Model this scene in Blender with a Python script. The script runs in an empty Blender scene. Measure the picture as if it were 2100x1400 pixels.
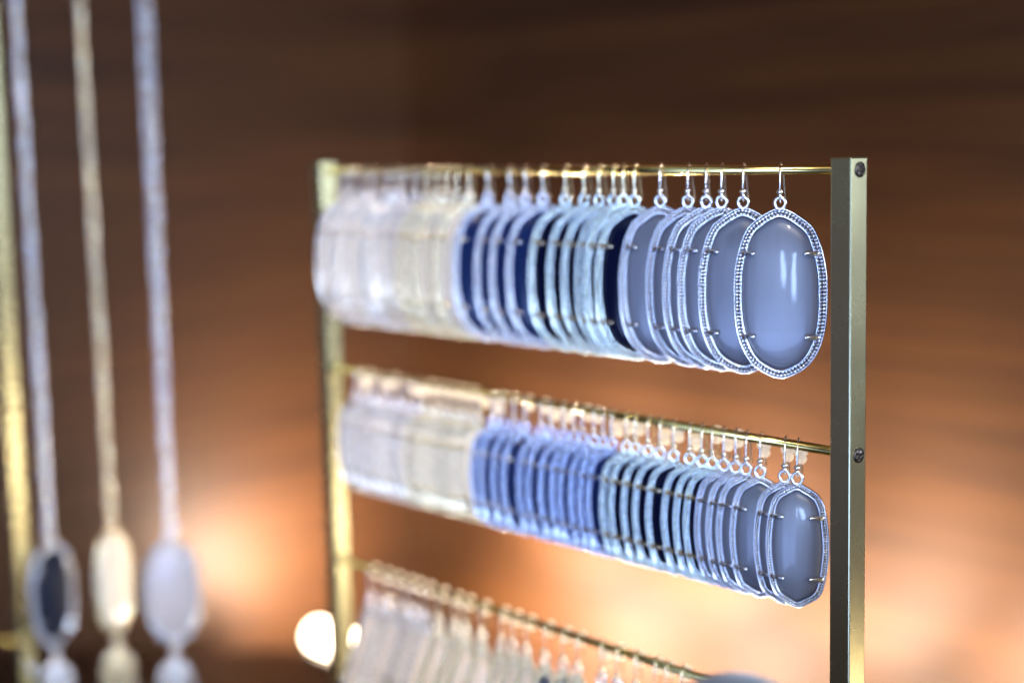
import bpy, bmesh, math, random
from mathutils import Vector, Matrix
random.seed(7)
sc = bpy.context.scene
COL = sc.collection
R = math.radians

# ------------------------------------------------------------------ camera
cam_d = bpy.data.cameras.new('camera')
cam = bpy.data.objects.new('camera', cam_d)
COL.objects.link(cam)
cam.location = (0.25205, -0.31934, 0.00813)
cam.rotation_euler = (1.447946, 0.021868, 0.874574)
cam_d.sensor_width = 36.0
cam_d.lens = 56.15
cam_d.clip_start = 0.01
cam_d.clip_end = 50
cam_d.dof.use_dof = True
cam_d.dof.focus_distance = 0.4085
cam_d.dof.aperture_fstop = 4.7
cam_d.dof.aperture_blades = 0
sc.camera = cam

# ------------------------------------------------------------------ world and room light
w = bpy.data.worlds.new('World')
sc.world = w
w.use_nodes = True
bg = w.node_tree.nodes['Background']
bg.inputs[0].default_value = (0.45, 0.55, 0.8, 1)
bg.inputs[1].default_value = 0.008

def area_light(name, az, el, dist, wid, hei, power, color, target=(-0.1, 0, -0.06)):
    """an area light facing the display: shop windows and added blue fill panels"""
    d = bpy.data.lights.new(name, 'AREA')
    d.shape = 'RECTANGLE'
    d.size = wid
    d.size_y = hei
    d.energy = power
    d.color = color
    o = bpy.data.objects.new(name, d)
    COL.objects.link(o)
    t = Vector(target)
    v = Vector((math.cos(R(az)) * math.cos(R(el)), math.sin(R(az)) * math.cos(R(el)), math.sin(R(el))))
    o.location = t + v * dist
    o.rotation_euler = v.to_track_quat('Z', 'Y').to_euler()
    return o

BLUE = (0.42, 0.6, 1.0)
area_light('window_or_fill', -64.5, 1.5, 2.2, 0.06, 0.36, 5.5, BLUE)
area_light('window_or_fill', -58.5, 0.5, 2.2, 0.11, 0.42, 11, BLUE)
area_light('window_or_fill', -66, -19, 2.2, 1.4, 0.48, 28, (0.32, 0.48, 1.0))  # this and the next two: added fill panels, a blue glow for the stones
area_light('window_or_fill', -66, -10.5, 2.2, 1.4, 0.16, 5.5, (0.32, 0.48, 1.0))
area_light('window_or_fill', -66, -7, 2.2, 1.4, 0.10, 1.8, (0.32, 0.48, 1.0))
area_light('window_or_fill', -80, 34, 2.2, 0.9, 0.8, 4, (0.50, 0.68, 1.0))
area_light('window_or_fill', -9, 12, 2.2, 0.6, 0.8, 66, (0.58, 0.74, 1.0))
area_light('window_or_fill', -122, 14, 2.4, 0.7, 1.1, 26, (0.42, 0.64, 1.0))
area_light('window_or_fill', 36, 8, 1.9, 0.5, 0.5, 20, (0.64, 0.76, 1.0))
# an added warm fill spot, unseen, aimed at the far half of the display
d = bpy.data.lights.new('warm_fill_spot', 'SPOT')
d.energy = 100
d.color = (1.0, 0.90, 0.77)
d.spot_size = R(13)
d.spot_blend = 0.6
d.shadow_soft_size = 0.04
o = bpy.data.objects.new('warm_fill_spot', d)
COL.objects.link(o)
o.location = (-0.46, -1.45, 1.02)
o.rotation_euler = (Vector(o.location) - Vector((-0.30, -0.02, -0.09))).to_track_quat('Z', 'Y').to_euler()

# a small added spot, unseen, that puts pin-point sparkle on the metal
d = bpy.data.lights.new('sparkle_spot', 'SPOT')
d.energy = 45
d.color = (1.0, 0.93, 0.85)
d.spot_size = R(20)
d.spot_blend = 0.5
d.shadow_soft_size = 0.022
o = bpy.data.objects.new('sparkle_spot', d)
COL.objects.link(o)
o.location = (0.95, -1.15, 1.0)
o.rotation_euler = (Vector(o.location) - Vector((-0.10, 0.0, -0.06))).to_track_quat('Z', 'Y').to_euler()

sc.view_settings.view_transform = 'Standard'
sc.view_settings.look = 'None'
sc.view_settings.exposure = 0
sc.view_settings.gamma = 1
sc.render.engine = 'CYCLES'
sc.cycles.use_denoising = True
sc.cycles.use_adaptive_sampling = False
sc.cycles.max_bounces = 8
sc.cycles.sample_clamp_indirect = 12

# ------------------------------------------------------------------ materials
def mat(name, base, rough=0.5, metal=0.0, **kw):
    m = bpy.data.materials.new(name)
    m.use_nodes = True
    b = m.node_tree.nodes['Principled BSDF']
    b.inputs['Base Color'].default_value = (*base, 1)
    b.inputs['Roughness'].default_value = rough
    b.inputs['Metallic'].default_value = metal
    for k, v in kw.items():
        b.inputs[k.replace('_', ' ')].default_value = v
    return m

def add_noise(m, scale, amount, rough_amount=0.0, stretch=(1, 1, 1), bump=0.0):
    """procedural grain: varies base colour, roughness and fine relief"""
    nt = m.node_tree
    b = nt.nodes['Principled BSDF']
    tc = nt.nodes.new('ShaderNodeTexCoord')
    mp = nt.nodes.new('ShaderNodeMapping')
    mp.inputs['Scale'].default_value = stretch
    no = nt.nodes.new('ShaderNodeTexNoise')
    no.inputs['Scale'].default_value = scale
    no.inputs['Detail'].default_value = 5
    nt.links.new(tc.outputs['Object'], mp.inputs[0])
    nt.links.new(mp.outputs[0], no.inputs['Vector'])
    base = b.inputs['Base Color'].default_value[:]
    mx = nt.nodes.new('ShaderNodeMix')
    mx.data_type = 'RGBA'
    nt.links.new(no.outputs['Fac'], mx.inputs[0])
    mx.inputs[6].default_value = tuple(c * (1 - amount) for c in base[:3]) + (1,)
    mx.inputs[7].default_value = tuple(min(1, c * (1 + amount)) for c in base[:3]) + (1,)
    nt.links.new(mx.outputs[2], b.inputs['Base Color'])
    if rough_amount:
        r = b.inputs['Roughness'].default_value
        mr = nt.nodes.new('ShaderNodeMapRange')
        mr.inputs['From Min'].default_value = 0.3
        mr.inputs['From Max'].default_value = 0.7
        mr.inputs['To Min'].default_value = max(0.02, r - rough_amount)
        mr.inputs['To Max'].default_value = r + rough_amount
        nt.links.new(no.outputs['Fac'], mr.inputs['Value'])
        nt.links.new(mr.outputs[0], b.inputs['Roughness'])
    if bump:
        bp = nt.nodes.new('ShaderNodeBump')
        bp.inputs['Strength'].default_value = bump
        bp.inputs['Distance'].default_value = 0.0003
        nt.links.new(no.outputs['Fac'], bp.inputs['Height'])
        nt.links.new(bp.outputs[0], b.inputs['Normal'])
    return m

M = {}
M['silver'] = add_noise(mat('silver', (0.80, 0.81, 0.85), 0.24, 1.0), 900, 0.06, 0.03)
M['gold'] = add_noise(mat('gold', (0.93, 0.83, 0.60), 0.24, 1.0), 900, 0.06, 0.03)
M['teal_lit'] = add_noise(mat('teal_lit_gold', (0.86, 0.94, 0.89), 0.22, 1.0), 900, 0.06, 0.03)  # gold with its blue-teal highlights put into the base colour
M['blue_lit'] = add_noise(mat('blue_lit_silver', (0.66, 0.74, 0.92), 0.22, 1.0), 900, 0.06, 0.03)  # silver with blue reflections from the stones put into its colour
M['brass'] = add_noise(mat('brushed_brass', (0.57, 0.52, 0.29), 0.27, 1.0), 50, 0.02, 0.015)
M['rod'] = add_noise(mat('brass_rod', (0.62, 0.48, 0.17), 0.17, 1.0), 300, 0.12, 0.05, (0.3, 6, 6))
M['warm'] = add_noise(mat('warm_silver', (0.88, 0.81, 0.72), 0.24, 1.0), 900, 0.06, 0.03)
M['wire'] = mat('warm_silver_wire', (0.82, 0.75, 0.66), 0.2, 1.0)
M['tray_dark'] = mat('dark_tray_metal', (0.06, 0.065, 0.085), 0.4, 1.0)  # darker metal for the tray floor between the beads
M['ink'] = mat('ink_stone', (0.008, 0.013, 0.026), 0.5, 0.0, Specular_IOR_Level=0.15)
M['moon'] = add_noise(mat('moon_stone', (0.42, 0.36, 0.34), 0.3, 0.0, Coat_Weight=0.6, Coat_Roughness=0.05), 70, 0.12)
M['screw'] = mat('dark_screw', (0.07, 0.055, 0.045), 0.35, 1.0)
M['slate'] = add_noise(mat('slate_stone', (0.105, 0.112, 0.145), 0.40, 0.0, Coat_Weight=0.28, Coat_Roughness=0.03,
                       Specular_IOR_Level=0.9, Anisotropic=0.5), 60, 0.12, 0.04, (9, 9, 0.5))
M['navy'] = mat('navy_stone', (0.003, 0.005, 0.022), 0.16, 0.0, Specular_IOR_Level=0.3, Coat_Weight=0.12, Coat_Roughness=0.03)
M['blue'] = add_noise(mat('blue_stone', (0.005, 0.014, 0.065), 0.22, 0.0, Specular_IOR_Level=0.35, Coat_Weight=0.2, Coat_Roughness=0.04), 80, 0.3)
M['pearl'] = add_noise(mat('pearl_stone', (0.75, 0.66, 0.50), 0.3, 0.0, Coat_Weight=0.6, Coat_Roughness=0.06), 70, 0.12)
M['pearl_dull'] = add_noise(mat('pearl_dull_stone', (0.56, 0.48, 0.37), 0.4, 0.0, Coat_Weight=0.4, Coat_Roughness=0.08), 70, 0.12)
M['ivory'] = add_noise(mat('ivory_stone', (0.76, 0.62, 0.47), 0.32, 0.0, Coat_Weight=0.5, Coat_Roughness=0.06), 70, 0.15)
M['silicone'] = mat('white_silicone', (0.92, 0.87, 0.78), 0.45)
_nt = M['silicone'].node_tree
_tr = _nt.nodes.new('ShaderNodeBsdfTranslucent')
_tr.inputs[0].default_value = (0.95, 0.90, 0.80, 1)
_mx = _nt.nodes.new('ShaderNodeMixShader')
_mx.inputs[0].default_value = 0.72
_nt.links.new(_nt.nodes['Principled BSDF'].outputs[0], _mx.inputs[1])
_nt.links.new(_tr.outputs[0], _mx.inputs[2])
_nt.links.new(_mx.outputs[0], _nt.nodes['Material Output'].inputs[0])
M['velvet'] = add_noise(mat('dark_velvet', (0.04, 0.043, 0.055), 0.8, 0.0, Sheen_Weight=0.6), 400, 0.3)
M['housing'] = mat('lamp_housing', (0.05, 0.04, 0.035), 0.5)
M['counter'] = add_noise(mat('dark_walnut', (0.06, 0.026, 0.01), 0.45), 6, 0.4, 0.05, (1, 8, 8))

def wood(name):
    m = bpy.data.materials.new(name)
    m.use_nodes = True
    nt = m.node_tree
    b = nt.nodes['Principled BSDF']
    g = nt.nodes.new('ShaderNodeNewGeometry')
    def grain(sx, sz, detail):
        mp = nt.nodes.new('ShaderNodeMapping')
        mp.inputs['Scale'].default_value = (sx, sx, sz)
        nt.links.new(g.outputs['Position'], mp.inputs[0])
        n = nt.nodes.new('ShaderNodeTexNoise')
        n.inputs['Scale'].default_value = 1.0
        n.inputs['Detail'].default_value = detail
        n.inputs['Roughness'].default_value = 0.6
        n.inputs['Distortion'].default_value = 0.25
        nt.links.new(mp.outputs[0], n.inputs['Vector'])
        return n
    na, nb = grain(1.6, 42, 3), grain(4.0, 210, 4)
    n1 = nt.nodes.new('ShaderNodeMix')
    n1.inputs[0].default_value = 0.62
    nt.links.new(na.outputs['Fac'], n1.inputs[2])
    nt.links.new(nb.outputs['Fac'], n1.inputs[3])
    cr = nt.nodes.new('ShaderNodeValToRGB')
    cr.color_ramp.elements[0].position = 0.36
    cr.color_ramp.elements[0].color = (0.039, 0.0122, 0.0019, 1)
    cr.color_ramp.elements[1].position = 0.64
    cr.color_ramp.elements[1].color = (0.106, 0.0370, 0.0070, 1)
    nt.links.new(n1.outputs[0], cr.inputs[0])
    nt.links.new(cr.outputs[0], b.inputs['Base Color'])
    b.inputs['Roughness'].default_value = 0.55
    b.inputs['Specular IOR Level'].default_value = 0.3
    b.inputs['Coat Weight'].default_value = 0.3
    b.inputs['Coat Roughness'].default_value = 0.5
    b.inputs['Coat IOR'].default_value = 1.5
    bp = nt.nodes.new('ShaderNodeBump')
    bp.inputs['Strength'].default_value = 0.15
    bp.inputs['Distance'].default_value = 0.001
    nt.links.new(n1.outputs[0], bp.inputs['Height'])
    nt.links.new(bp.outputs[0], b.inputs['Normal'])
    return m
M['wood_right'] = wood('wood_veneer_right')
M['wood_left'] = wood('wood_veneer_left')

def emitter(name, color, strength):
    m = bpy.data.materials.new(name)
    m.use_nodes = True
    b = m.node_tree.nodes['Principled BSDF']
    b.inputs['Base Color'].default_value = (0.8, 0.8, 0.8, 1)
    b.inputs['Emission Color'].default_value = (*color, 1)
    b.inputs['Emission Strength'].default_value = strength
    return m
M['lamp'] = emitter('warm_lamp_lens', (1.0, 0.80, 0.56), 24)

# ------------------------------------------------------------------ mesh helpers
def link(o, parent=None):
    COL.objects.link(o)
    if parent is not None:
        o.parent = parent
    return o

def finish(bm, smooth=True):
    bmesh.ops.recalc_face_normals(bm, faces=bm.faces)
    for f in bm.faces:
        f.smooth = smooth

def to_mesh(name, bm, m, smooth=True):
    finish(bm, smooth)
    me = bpy.data.meshes.new(name)
    bm.to_mesh(me)
    bm.free()
    me.materials.append(m)
    return me

def obj(name, bm, m, parent=None, smooth=True, loc=(0, 0, 0), rot=(0, 0, 0)):
    o = bpy.data.objects.new(name, to_mesh(name, bm, m, smooth))
    o.location = loc
    o.rotation_euler = rot
    return link(o, parent)

def mobj(name, me, m, parent=None, loc=(0, 0, 0), rot=(0, 0, 0)):
    """an object on a shared mesh, with a material of its own"""
    o = bpy.data.objects.new(name, me)
    link(o, parent)
    o.location = loc
    o.rotation_euler = rot
    if m is not None:
        o.material_slots[0].link = 'OBJECT'
        o.material_slots[0].material = m
    return o

def empty(name, label, cat, loc=(0, 0, 0), rotz=0, group=None):
    o = bpy.data.objects.new(name, None)
    o.empty_display_size = 0.005
    link(o)
    o.location = loc
    o.rotation_euler = (0, 0, rotz)
    o['label'] = label
    o['category'] = cat
    if group:
        o['group'] = group
    return o

def box(bm, lo, hi, bevel=0.0, seg=2):
    res = bmesh.ops.create_cube(bm, size=1.0)
    vs = res['verts']
    for v in vs:
        v.co = Vector([(lo[i] + hi[i]) / 2 + v.co[i] * (hi[i] - lo[i]) for i in range(3)])
    if bevel:
        es = list({e for v in vs for e in v.link_edges})
        bmesh.ops.bevel(bm, geom=es, offset=bevel, segments=seg, affect='EDGES', profile=0.5)

def tube(bm, pts, rad, seg=10, closed=False, cap=True):
    pts = [Vector(p) for p in pts]
    n = len(pts)
    rads = rad if isinstance(rad, (list, tuple)) else [rad] * n
    rings = []
    prev = None
    for i in range(n):
        a = pts[(i - 1) % n] if (closed or i > 0) else pts[i]
        b = pts[(i + 1) % n] if (closed or i < n - 1) else pts[i]
        t = (b - a).normalized()
        if prev is None:
            up = Vector((1, 0, 0)) if abs(t.x) < 0.9 else Vector((0, 0, 1))
            u = t.cross(up).normalized()
        else:
            u = (prev - t * prev.dot(t)).normalized()
        prev = u
        v = t.cross(u)
        rings.append([bm.verts.new(pts[i] + (u * math.cos(2 * math.pi * k / seg) + v * math.sin(2 * math.pi * k / seg)) * rads[i]) for k in range(seg)])
    for i in range(n if closed else n - 1):
        r0, r1 = rings[i], rings[(i + 1) % n]
        for k in range(seg):
            bm.faces.new((r0[k], r0[(k + 1) % seg], r1[(k + 1) % seg], r1[k]))
    if cap and not closed:
        bm.faces.new(rings[0][::-1])
        bm.faces.new(rings[-1])

def lathe(bm, prof, seg=24, center=(0, 0, 0), axis='Z'):
    """prof: (radius, height) pairs, closed at both ends"""
    c = Vector(center)
    def pt(r, h, a):
        if axis == 'Z':
            return c + Vector((r * math.cos(a), r * math.sin(a), h))
        if axis == 'X':
            return c + Vector((h, r * math.cos(a), r * math.sin(a)))
        return c + Vector((r * math.cos(a), h, r * math.sin(a)))
    rings = []
    for r, h in prof:
        if r < 1e-7:
            rings.append([bm.verts.new(pt(0, h, 0))])
        else:
            rings.append([bm.verts.new(pt(r, h, 2 * math.pi * k / seg)) for k in range(seg)])
    for i in range(len(rings) - 1):
        a, b = rings[i], rings[i + 1]
        for k in range(seg):
            q = [a[k % len(a)], a[(k + 1) % len(a)], b[(k + 1) % len(b)], b[k % len(b)]]
            q2 = []
            for v in q:
                if v not in q2:
                    q2.append(v)
            if len(q2) >= 3:
                bm.faces.new(q2)
    if len(rings[0]) > 1:
        bm.faces.new(rings[0])
    if len(rings[-1]) > 1:
        bm.faces.new(rings[-1])

def smooth_curve(ctrl, per=8, closed=True):
    out = []
    n = len(ctrl)
    for i in range(n if closed else n - 1):
        if closed:
            p0, p1, p2, p3 = ctrl[(i - 1) % n], ctrl[i], ctrl[(i + 1) % n], ctrl[(i + 2) % n]
        else:
            p0, p1, p2, p3 = ctrl[max(i - 1, 0)], ctrl[i], ctrl[i + 1], ctrl[min(i + 2, n - 1)]
        for k in range(per):
            t = k / per
            out.append(tuple(0.5 * ((2 * b) + (-a + c) * t + (2 * a - 5 * b + 4 * c - d) * t * t + (-a + 3 * b - 3 * c + d) * t ** 3)
                             for a, b, c, d in zip(p0, p1, p2, p3)))
    if not closed:
        out.append(tuple(ctrl[-1]))
    return out

def resample(pts, n):
    P = [Vector(p) for p in pts]
    m = len(P)
    L = [0]
    for i in range(m):
        L.append(L[-1] + (P[(i + 1) % m] - P[i]).length)
    tot = L[-1]
    out, j = [], 0
    for k in range(n):
        s = tot * k / n
        while L[j + 1] < s:
            j += 1
        t = (s - L[j]) / max(L[j + 1] - L[j], 1e-12)
        out.append(P[j].lerp(P[(j + 1) % m], t))
    return out, tot

def inset(pts, d):
    """move a closed 2-D outline inward by d"""
    n = len(pts)
    out = []
    for i in range(n):
        t = (pts[(i + 1) % n] - pts[(i - 1) % n]).normalized()
        nr = Vector((-t.y, t.x))
        out.append(pts[i] + nr * d)
    return out

# ------------------------------------------------------------------ earring meshes
MM = 0.001
def outline(shape, hw, hh):
    """shape: control points of the right half from the top apex down to the bottom apex, mirrored to the left"""
    left = [(-x, y) for x, y in shape[-2:0:-1]]
    c = [(x * hw, y * hh) for x, y in list(shape) + left]
    pts = smooth_curve(c, 10)
    pts.reverse()                                        # counter-clockwise
    return resample([Vector(p) for p in pts], 120)

OVAL = [(0, 1.0), (0.22, 0.967), (0.45, 0.888), (0.70, 0.768), (0.875, 0.54), (0.98, 0.254), (1.0, -0.02), (0.985, -0.275), (0.92, -0.50),
        (0.79, -0.69), (0.59, -0.845), (0.30, -0.953), (0, -1.0)]
HEX = [(0, 1.0), (0.30, 0.94), (0.64, 0.83), (0.81, 0.69), (0.89, 0.54), (0.97, 0.27), (1.0, 0.0), (0.965, -0.28), (0.86, -0.60), (0.70, -0.80),
       (0.35, -0.925), (0, -1.0)]

def earring_meshes(right, hw, hh, cz, kite=None, rim=2.25, thick=1.9, bead=0.465):
    """all meshes of one earring kind; local x = width, z = up, front = -y; hung with the bar's centre at the origin"""
    D = {}
    if kite:
        c = [(x * hw, y * hh) for x, y in kite]
        pts = smooth_curve(c, 10)
        pts.reverse()
        o, tot = resample([Vector(p) for p in pts], 120)
    else:
        o, tot = outline(right, hw, hh)
    def P(v, y):
        return Vector((v.x * MM, y * MM, (v.y + cz) * MM))
    yo = -2.3
    # frame: lip, tray floor under the beads, inner bezel, back
    prof = [(0.45, 0.9), (0.08, 0.85), (0.0, 0.6), (0.0, -0.1), (0.1, -0.32), (0.28, -0.34), (0.40, 0.35), (rim - 0.50, 0.30),
            (rim - 0.35, -0.62), (rim - 0.12, -0.68), (rim + 0.02, -0.5), (rim + 0.05, 0.9)]
    bm = bmesh.new()
    rings = [[bm.verts.new(P(v, yo + y)) for v in inset(o, d)] for d, y in prof]
    n = len(o)
    for i in range(len(rings)):
        a, b = rings[i], rings[(i + 1) % len(rings)]
        for k in range(n):
            bm.faces.new((a[k], a[(k + 1) % n], b[(k + 1) % n], b[k]))
    bm.faces.ensure_lookup_table()
    for fi, f in enumerate(bm.faces):
        if fi // n in (6, 7):
            f.material_index = 1
    D['frame'] = to_mesh('frame', bm, M['silver'])
    D['frame'].materials.append(M['tray_dark'])
    # two rows of beads
    bm = bmesh.new()
    for d, y, sh in ((0.40 + bead, -0.22, 0.0), (0.40 + 3 * bead - 0.08, -0.34, 0.5)):
        ins = inset(o, d)
        _, t2 = resample(ins, 10)
        cnt = int(t2 / (2 * bead * 1.02))
        rs, _ = resample(ins, cnt)
        for k in range(cnt):
            p = rs[k].lerp(rs[(k + 1) % cnt], sh)
            bmesh.ops.create_icosphere(bm, subdivisions=2, radius=bead * MM * random.uniform(0.94, 1.03),
                                       matrix=Matrix.Translation(P(p, yo + y)))
    D['beading'] = to_mesh('beading', bm, M['silver'])
    # stone: domed cabochon with a soft crease where the ends fall away
    bm = bmesh.new()
    base = inset(o, rim - 0.05)
    for _ in range(9):
        base = [(base[k - 1] + base[k] * 2 + base[(k + 1) % n]) / 4 for k in range(n)]
    cx = Vector((0, sum(v.y for v in base) / len(base)))
    K = 12
    rings = []
    for k in range(K):
        s = 1 - (k / K) ** 1.0
        ring = []
        for v in base:
            q = cx + (v - cx) * s
            u = abs(q.y - cx.y) / hh
            e = max(0.0, 1 - s * s)
            c_ = max(0.0, u - 0.45)
            h = 1.6 * e ** 0.5 - 1.5 * c_ * c_ / (c_ + 0.2)
            ring.append(bm.verts.new(P(q, yo - 0.15 - h)))
        rings.append(ring)
    top = bm.verts.new(P(cx, yo - 0.15 - 1.6))
    for i in range(K - 1):
        for k in range(n):
            bm.faces.new((rings[i][k], rings[i][(k + 1) % n], rings[i + 1][(k + 1) % n], rings[i + 1][k]))
    for k in range(n):
        bm.faces.new((rings[-1][k], rings[-1][(k + 1) % n], top))
    back = [bm.verts.new(P(v, yo + 0.7)) for v in base]
    for k in range(n):
        bm.faces.new((rings[0][(k + 1) % n], rings[0][k], back[k], back[(k + 1) % n]))
    bm.faces.new(back)
    D['stone'] = to_mesh('stone', bm, M['slate'])
    # prongs: four tapering claws bent over the stone
    prongs = []
    for sx in (-1, 1):
        for sy in (0.475, -0.5):
            y = sy * hh + (0 if not kite else -0.25 * hh)
            row = [v for v in o if abs(v.y - y) < 1.2 and v.x * sx > 0]
            ex = max(abs(v.x) for v in row) if row else hw * 0.9
            pts = [(ex - rim + 0.7, 0.35), (ex - rim + 0.45, -0.6), (ex - rim - 0.2, -1.25), (ex - rim - 1.5, -1.80), (ex - rim - 2.8, -2.12)]
            c3 = smooth_curve(pts, 4, closed=False)
            bm = bmesh.new()
            m_ = len(c3)
            tube(bm, [Vector((sx * a * MM, (yo + b) * MM, (y + cz) * MM)) for a, b in c3],
                 [(0.86 - 0.38 * i / (m_ - 1)) * MM for i in range(m_ - 1)] + [0.2 * MM], 10)
            prongs.append(to_mesh('prong', bm, M['silver']))
    D['prong'] = prongs
    topz = cz + hh
    # hanging loop
    bm = bmesh.new()
    tube(bm, [(1.35 * MM * math.cos(a), yo * MM, (topz + 1.25 + 1.5 * math.sin(a)) * MM) for a in [2 * math.pi * k / 22 for k in range(22)]],
         0.45 * MM, 10, closed=True)
    D['hanging_loop'] = to_mesh('hanging_loop', bm, M['silver'])
    # ear wire: small eye, up the front, over the rod, long tail down the back
    lz = topz + 1.9
    ctrl = [(0, -2.3, lz + 0.2), (0, -1.75, lz - 0.5), (0, -1.7, lz + 0.6), (0, -2.25, lz + 1.3), (0, -2.5, lz + 2.4), (0, -2.6, -1.8), (0, -2.1, 0.3), (0, -0.9, 1.62), (0, 0.5, 1.72),
            (0, 2.0, 0.9), (0, 3.2, -1.4), (0, 4.3, -4.0), (0, 5.2, -6.6), (0, 6.3, -8.3)]
    c3 = smooth_curve(ctrl, 5, closed=False)
    bm = bmesh.new()
    tube(bm, [(a * MM, b * MM, c * MM) for a, b, c in c3], 0.29 * MM, 8)
    D['ear_wire'] = to_mesh('ear_wire', bm, M['silver'])
    bm = bmesh.new()
    zc = lz + 2.2
    lathe(bm, [(0.3 * MM, (zc - 1.5) * MM), (0.62 * MM, (zc - 1.35) * MM), (0.62 * MM, (zc - 0.9) * MM), (0.45 * MM, (zc - 0.75) * MM), (0.78 * MM, (zc - 0.45) * MM), (0.95 * MM, zc * MM),
               (0.78 * MM, (zc + 0.5) * MM), (0.36 * MM, (zc + 0.75) * MM)], 14, (0, -2.47 * MM, 0))
    D['wire_bead'] = to_mesh('wire_bead', bm, M['silver'])
    return D

bm = bmesh.new()
lathe(bm, [(0.5 * MM, -2.1 * MM), (1.25 * MM, -2.0 * MM), (1.5 * MM, -1.4 * MM), (1.3 * MM, -0.2 * MM), (1.75 * MM, 0.6 * MM), (1.95 * MM, 1.6 * MM), (1.6 * MM, 2.1 * MM), (0.4 * MM, 2.2 * MM)], 16)
STOPPER = to_mesh('stopper', bm, M['silicone'])

BIG = earring_meshes(OVAL, 12.2, 22.2, -31.9)
SMALL = earring_meshes(HEX, 8.35, 16.7, -26.2, rim=1.72, thick=1.6, bead=0.35)
KITE = earring_meshes(None, 15.5, 31, -42.0, rim=2.4,
                      kite=[(0, 1.0), (0.12, 0.965), (0.42, 0.55), (0.78, 0.05), (0.97, -0.3), (0.95, -0.5), (0.6, -0.82), (0.15, -0.985), (0, -1),
                            (-0.15, -0.985), (-0.6, -0.82), (-0.95, -0.5), (-0.97, -0.3), (-0.78, 0.05), (-0.42, 0.55), (-0.12, 0.965)])

ORD = ['first', 'second', 'third', 'fourth', 'fifth', 'sixth', 'seventh', 'eighth', 'ninth', 'tenth', 'eleventh', 'twelfth', 'thirteenth', 'fourteenth']

def earring(D, x, z, stone, metal, label, group, yaw, stop=None):
    t = empty('earring', label, 'earring', (x, 0, z), yaw, group)
    mm = M[metal]
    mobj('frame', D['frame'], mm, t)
    b = mobj('beading', D['beading'], mm, t)
    b['kind'] = 'stuff'
    mobj('stone', D['stone'], M[stone], t)
    for p in D['prong']:
        mobj('prong', p, M['gold'] if metal == 'teal_lit' else mm, t)
    mobj('hanging_loop', D['hanging_loop'], mm, t)
    hm = M['gold'] if metal in ('teal_lit', 'gold') else M['wire']
    wv = mobj('ear_wire', D['ear_wire'], hm, t)
    mobj('wire_bead', D['wire_bead'], hm, wv)
    if stop is not None:
        # slid along the tail of the wire
        a = {0: ((3.3, -1.6), 0.42), 1: ((4.0, -3.3), 0.40), 2: ((4.6, -5.0), 0.36)}[stop]
        mobj('stopper', STOPPER, None, t, (0, a[0][0] * MM, a[0][1] * MM), (a[1], 0, 0))
    return t

# ------------------------------------------------------------------ setting
XW, YW, ZC = -0.726, 0.3955, -0.305
def struct(name, bm, m, smooth=False):
    o = obj(name, bm, m, None, smooth)
    o['kind'] = 'structure'
    return o
bm = bmesh.new()
box(bm, (XW - 0.03, -1.4, -0.9), (XW, YW + 0.03, 1.3))
struct('wall_left', bm, M['wood_left'])
bm = bmesh.new()
box(bm, (XW, YW, -0.9), (0.42, YW + 0.03, 1.3))
struct('wall_right', bm, M['wood_right'])
# counter top: a slab whose far corner lies behind the stand
bm = bmesh.new()
poly = [(-0.5935, 0.1937), (-0.725, 0.0497), (-0.725, -0.55), (0.6, -0.55), (0.6, 0.1937)]
lo = [bm.verts.new((x, y, ZC - 0.03)) for x, y in poly]
hi = [bm.verts.new((x, y, ZC)) for x, y in poly]
bm.faces.new(hi)
bm.faces.new(lo[::-1])
for i in range(5):
    j = (i + 1) % 5
    bm.faces.new((lo[i], lo[j], hi[j], hi[i]))
bmesh.ops.bevel(bm, geom=list(bm.edges), offset=0.0015, segments=2, affect='EDGES')
struct('counter', bm, M['counter'])
bm = bmesh.new()
box(bm, (XW, 0.12, -0.44), (0.42, YW, -0.40))
struct('ledge', bm, M['counter'])
# an added board above, out of view, to shade the upper walls
bm = bmesh.new()
box(bm, (XW, -0.20, 0.20), (0.42, YW, 0.225))
struct('shade_board', bm, M['counter'])

# ------------------------------------------------------------------ strip lights behind the counter
def strip_light(x, y, h, label, aim, power, cone, aim2=None, power2=0, aim3=None, power3=0):
    t = empty('strip_light', label, 'lamp', (x, y, -0.40), 0, 'warm uplights behind the counter')
    bm = bmesh.new()
    box(bm, (-0.029, -0.010, 0), (0.029, 0.010, h), 0.002)
    obj('housing', bm, M['housing'], t, False)
    bm = bmesh.new()
    tube(bm, [(u, 0, h + 0.008) for u in (-0.025, -0.0225, 0.0225, 0.025)], [0.005, 0.0085, 0.0085, 0.005], 16)
    obj('lens', bm, M['lamp'], t)
    beams = [(aim, power, cone)] + ([(aim2, power2, 112)] if aim2 else []) + ([(aim3, power3, 84)] if aim3 else [])
    for am, pw, cn in beams:
        d = bpy.data.lights.new('lamp_beam', 'SPOT')
        d.energy = pw
        d.color = (1.0, 0.85, 0.68)
        d.spot_size = R(cn)
        d.spot_blend = 1.0
        d.shadow_soft_size = 0.008
        o = bpy.data.objects.new('lamp_beam', d)
        link(o, t)
        v = Vector(am).normalized()
        o.location = Vector((0, 0, h + 0.010)) + v * 0.014
        o.rotation_euler = (-v).to_track_quat('Z', 'Y').to_euler()
strip_light(-0.602, 0.236, 0.080, 'glowing warm strip light behind the far brass post', (-0.78, 0.26, 0.46), 7.0, 122, (-0.90, 0.30, -0.02), 9.0)
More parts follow.
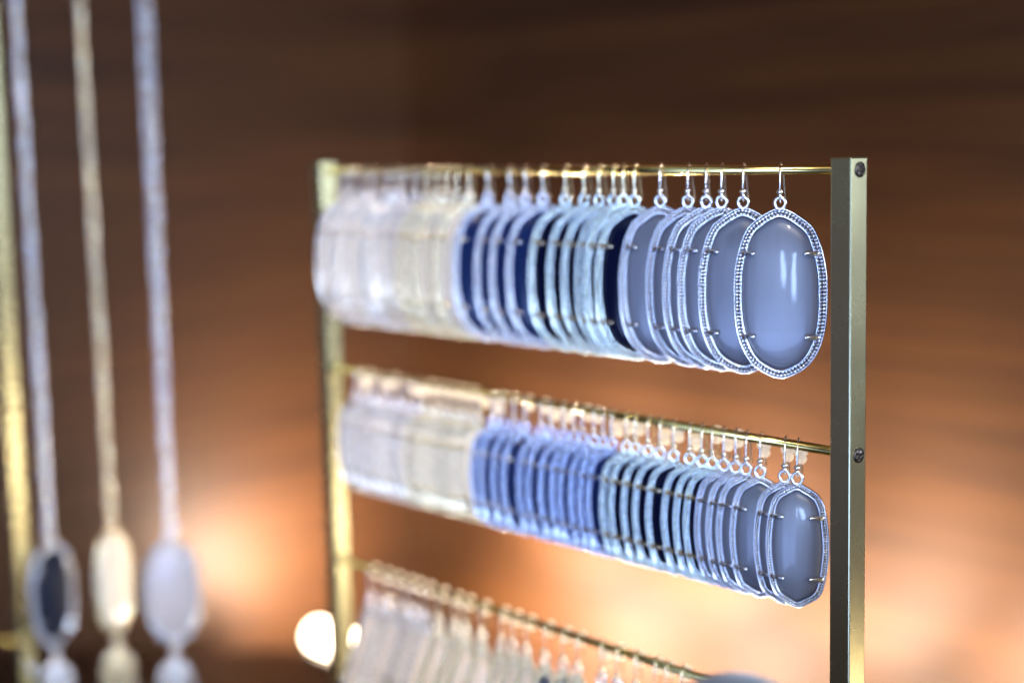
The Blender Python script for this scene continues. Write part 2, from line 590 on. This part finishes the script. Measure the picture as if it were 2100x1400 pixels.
for x, place in ((-0.56, 'nearest the wall corner'), (-0.44, 'second from the wall corner'), (-0.32, 'third from the wall corner'), (-0.20, 'below the near brass post')):
    strip_light(x, 0.246, 0.050, 'warm strip light low behind the counter, ' + place, (0.05, 0.75, 0.66), {-0.56: 9.5, -0.44: 11.0, -0.32: 9.5, -0.20: 8.5}[x], 65, (0, 1, 0), {-0.56: 8.0, -0.44: 6.5, -0.32: 2.6, -0.20: 2.6}[x], (0.30, -0.60, 0.80), 11.0)
strip_light(0.24, 0.25, 0.145, 'added unseen warm lamp behind the counter, past the near post', (-0.92, -0.40, 0.06), 3.0, 60)  # added out of view for the gold gleam on the posts

# ------------------------------------------------------------------ earring stand
SPAN, STEP, PW = 0.236, 0.0715, 0.0064
def screw_mesh():
    bm = bmesh.new()
    seg, rad, dep = 28, 0.00195, 0.0006
    rr = [0.0, 0.2, 0.35, 0.5, 0.62, 0.75, 0.88, 1.0]
    rings = []
    for q in rr:
        ring = []
        for k in range(seg if q else 1):
            a = 2 * math.pi * k / seg
            u, v = q * math.cos(a), q * math.sin(a)
            h = dep * math.cos(q * 1.35)
            if (abs(u) < 0.16 or abs(v) < 0.16) and q < 0.7:
                h -= 0.0005
            ring.append(bm.verts.new((h, u * rad, v * rad)))
        rings.append(ring)
    for i in range(len(rings) - 1):
        a, b = rings[i], rings[i + 1]
        for k in range(seg):
            if len(a) == 1:
                bm.faces.new((a[0], b[k], b[(k + 1) % seg]))
            else:
                bm.faces.new((a[k], b[k], b[(k + 1) % seg], a[(k + 1) % seg]))
    low = [bm.verts.new((-0.0004, v.co.y, v.co.z)) for v in rings[-1]]
    for k in range(seg):
        bm.faces.new((rings[-1][k], low[k], low[(k + 1) % seg], rings[-1][(k + 1) % seg]))
    bm.faces.new(low)
    return to_mesh('screw', bm, M['screw'])
SCREW = screw_mesh()

stand = empty('earring_stand', 'brass frame stand with square posts and thin round rods carrying rows of earrings', 'display stand', (-SPAN / 2, 0, ZC))
for x in (0.0, -SPAN):
    bm = bmesh.new()
    box(bm, (-PW / 2, -PW / 2, 0.006), (PW / 2, PW / 2, -ZC + 0.0031), 0.00035, 2)
    p = obj('post', bm, M['brass'], stand, False, (x + SPAN / 2, 0, 0))
    for k in range(4):
        if x == 0.0:
            mobj('screw', SCREW, None, p, (PW / 2 + 0.0001, 0.0002, -ZC - STEP * k), (R(35 + 50 * k), 0, 0))
for k in range(4):
    bm = bmesh.new()
    lathe(bm, [(0.00125, -SPAN / 2 + PW / 2), (0.00125, SPAN / 2 - PW / 2)], 20, axis='X')
    obj('rod', bm, M['rod'], stand, True, (0, 0, -ZC - STEP * k))
bm = bmesh.new()
box(bm, (-SPAN / 2 - 0.02, -0.045, 0), (SPAN / 2 + 0.02, 0.045, 0.006), 0.0008)
obj('base', bm, M['brass'], stand, False)

# ------------------------------------------------------------------ earrings
YAW = R(33)
T1 = [-21.7, -34.4, -42.2, -47.9, -54.4, -65.1, -75.2, -80.0, -83.8, -89.8, -96.3, -104.7, -115.1, -123.3, -130.7, -141.6, -151.0, -156.5,
      -162.5, -167.7, -173.0, -178.7, -185.3, -190.9, -196.3, -203.5, -209.7, -215.7, -221.2]
T2 = [-16.0, -20.3, -28.7, -33.7, -37.6, -41.8, -46.0, -49.9, -54.5, -60.8, -66.2, -70.9, -76.3, -80.1, -86.1, -89.9, -93.9, -98.7, -102.4,
      -107.7, -113.5, -117.9, -125.6, -130.7, -136.8, -141.2, -148.8, -153.3, -158.0, -162.7, -167.7, -172.6, -177.5, -182.4, -187.5, -192.6,
      -197.8, -203.1, -208.4, -213.2, -218.1]
T3 = [-58.6, -64.8, -69.4, -77.5, -85.5, -92.1, -103.3, -109.8, -118.1, -127.1, -133.7, -139.9, -150.0, -158.8, -164.7, -173.1, -181.1, -187.3,
      -192.5, -199.8, -205.8, -214.0]
FAM = {
    ('slate', 'silver'): 'silver earring with grey stone',
    ('navy', 'teal_lit'): 'gold earring with near black stone',
    ('blue', 'silver'): 'silver earring with dark blue stone',
    ('blue', 'blue_lit'): 'silver earring with blue stone',
    ('blue', 'gold'): 'gold earring with blue stone',
    ('pearl', 'gold'): 'gold earring with cream stone',
    ('pearl', 'warm'): 'silver earring with white stone',
    ('ivory', 'warm'): 'silver earring with ivory stone',
    ('ivory', 'gold'): 'gold earring with ivory stone',
}
def fill(xs, kinds, D, z, bar, jit, stops):
    i = 0
    for stone, metal, cnt in kinds:
        for k in range(cnt):
            x = xs[i] * MM
            far = xs[i] < -145                            # the far ones hang a little less evenly
            yaw = YAW + R(random.uniform(-jit, jit) * (2.2 if far else 1.0))
            lab = '%s, %s such from the right on the %s rod' % (FAM[(stone, metal)], ORD[k], bar)
            look = 'pearl_dull' if stone == 'pearl' and random.random() < 0.4 else stone
            earring(D, x, z, look, metal, lab, 'earrings hung along the %s rod' % bar, yaw, stops(i))
            i += 1
fill(T1, [('slate', 'silver', 6), ('navy', 'teal_lit', 6), ('blue', 'silver', 4), ('pearl', 'gold', 5), ('pearl', 'warm', 8)], BIG, 0.0, 'top', 3.5,
     lambda i: None)
fill(T2, [('slate', 'silver', 6), ('navy', 'teal_lit', 8), ('blue', 'blue_lit', 12), ('pearl', 'gold', 7), ('pearl', 'warm', 8)], SMALL, -STEP, 'middle', 2.5,
     lambda i: random.choice((0, 0, 1, 1, 2, None)) if i else 1)
fill(T3, [('navy', 'teal_lit', 6), ('blue', 'gold', 3), ('ivory', 'gold', 7), ('ivory', 'warm', 6)], KITE, -2 * STEP, 'third', 2.5,
     lambda i: random.choice((0, 0, 0, 1)))

# ------------------------------------------------------------------ necklace stand and necklaces
DV = Vector((0.0336, 0.0406, 0)).normalized()            # the arm's direction
NP = Vector((-0.4005, -0.0550, 0))
ns = empty('necklace_stand', 'slim square brass post of the necklace stand at the left edge', 'display stand', (NP.x, NP.y, ZC))
ARMZ = 0.14 - ZC
bm = bmesh.new()
box(bm, (-PW / 2, -PW / 2, 0.006), (PW / 2, PW / 2, ARMZ), 0.00035, 2)
np_ = obj('post', bm, M['brass'], ns, False)
bm = bmesh.new()
tube(bm, [DV * -0.09 + Vector((0, 0, ARMZ + 0.0013)), DV * 0.09 + Vector((0, 0, ARMZ + 0.0013))], 0.0015, 14)
obj('arm', bm, M['rod'], ns)
bm = bmesh.new()
lathe(bm, [(0.00125, -0.075), (0.00125, -PW / 2)], 16, axis='X')
obj('rod', bm, M['rod'], ns, True, (0, 0, -0.2045 - ZC))
bm = bmesh.new()
tube(bm, [(PW / 2, -0.001, -0.2075 - ZC), (0.006, -0.001, -0.209 - ZC), (0.0095, -0.001, -0.2115 - ZC)], [0.0009, 0.0009, 0.0007], 10)
obj('peg', bm, M['silver'], ns)
bm = bmesh.new()
box(bm, (-0.035, -0.035, 0), (0.035, 0.035, 0.006), 0.0008)
obj('base', bm, M['brass'], ns, False)

def link_shape(bm, c, ang, a=2.35, b=1.45, r=0.38):
    tube(bm, [Vector((b * MM * math.cos(t) * math.cos(ang), b * MM * math.cos(t) * math.sin(ang), a * MM * math.sin(t))) + c
              for t in [2 * math.pi * k / 10 for k in range(10)]], r * MM, 5, closed=True)

def necklace(pos, stone, metal, label, yaw):
    t = empty('necklace', label, 'necklace', pos, yaw, 'long pendant necklaces on the left')
    mm = M[metal]
    D = PEND
    mobj('frame', D['frame'], mm, t)
    bd = mobj('beading', D['beading'], mm, t)
    bd['kind'] = 'stuff'
    mobj('stone', D['stone'], M[stone], t)
    for p in D['prong']:
        mobj('prong', p, mm, t)
    topz = 24.0
    # two strands of chain that close towards the pendant
    H = (0.141 - pos[2]) / MM
    for s in (-1, 1):
        bm = bmesh.new()
        z, k = topz + 4.5, 0
        while z < H:
            f = (z - topz) / (H - topz)
            x = s * (0.5 + 1.1 * f) + random.uniform(-0.25, 0.25)
            y = -2.3 * (1 - f) + s * 1.6 * f + random.uniform(-0.2, 0.2)
            link_shape(bm, Vector((x * MM, y * MM, z * MM)), (k % 2) * math.pi / 2 + random.uniform(-0.5, 0.5))
            z += 3.9
            k += 1
        ch = obj('chain', bm, mm, t)
        ch['kind'] = 'stuff'
    bm = bmesh.new()
    tube(bm, [(1.7 * MM * math.cos(a), -2.3 * MM, (topz + 1.4 + 1.9 * math.sin(a)) * MM) for a in [2 * math.pi * k / 20 for k in range(20)]], 0.5 * MM, 8, closed=True)
    obj('hanging_loop', bm, mm, t)
    # link and tassel under the pendant
    bm = bmesh.new()
    for q in range(2):
        tube(bm, [((1.5 * math.cos(a) if q else 0) * MM, (-2.3 + (0 if q else 1.5 * math.cos(a))) * MM, (-24.4 - 2.6 * q + 1.7 * math.sin(a)) * MM)
                  for a in [2 * math.pi * k / 16 for k in range(16)]], 0.45 * MM, 8, closed=True)
    obj('tassel_link', bm, mm, t)
    bm = bmesh.new()
    lathe(bm, [(0.4 * MM, -28.2 * MM), (1.6 * MM, -28.6 * MM), (2.4 * MM, -30 * MM), (2.6 * MM, -32 * MM), (1.5 * MM, -32.2 * MM)], 16, (0, -2.3 * MM, 0))
    obj('tassel_cap', bm, mm, t)
    bm = bmesh.new()
    for k in range(26):
        a = 2 * math.pi * k * 0.382
        r0 = 7.8 * math.sqrt((k + 0.5) / 26)
        ctrl = [(0.12, -31.0), (0.40, -31.5), (0.72, -33.6), (0.93, -38), (1.0, -48), (1.0, -78)]
        for (f, z) in smooth_curve(ctrl, 5, closed=False):
            c = Vector((r0 * f * math.cos(a) * MM, (-2.3 + r0 * f * math.sin(a)) * MM, z * MM))
            bmesh.ops.create_icosphere(bm, subdivisions=1, radius=0.85 * MM, matrix=Matrix.Translation(c))
    ts = obj('tassel_strands', bm, mm, t)
    ts['kind'] = 'stuff'

PEND = earring_meshes(OVAL, 11.8, 23.0, 0.0)
zp = -0.179
necklace((-0.3955, -0.0446, zp - 0.001), 'ink', 'silver', 'silver chain necklace with a dark navy pendant, nearest the left brass post', R(104))
necklace((-0.3785, -0.0242, zp + 0.004), 'pearl', 'gold', 'gold chain necklace with a white pendant, between the two silver ones', R(113))
necklace((-0.3605, -0.0035, zp - 0.001), 'moon', 'silver', 'silver chain necklace with a broad greyish white pendant, nearest the earring stand', R(33 + 18))

# ------------------------------------------------------------------ dark ring cone in front
bm = bmesh.new()
prof = [(0.030, 0.0), (0.031, 0.003), (0.029, 0.006), (0.024, 0.008)]
Hc = 0.2035
for k in range(12):
    f = k / 11
    prof.append((0.023 - 0.006 * f, 0.010 + (Hc - 0.026) * f))
for k in range(1, 9):
    a = k / 8 * math.pi / 2
    prof.append((0.017 * math.cos(a) if k < 8 else 0.0, Hc - 0.016 + 0.016 * math.sin(a)))
lathe(bm, prof, 40)
cone = obj('ring_cone', bm, M['velvet'], None, True, (0.036, -0.082, ZC))
cone['label'] = 'dark grey rounded ring display cone in front of the lowest earrings'
cone['category'] = 'ring holder'
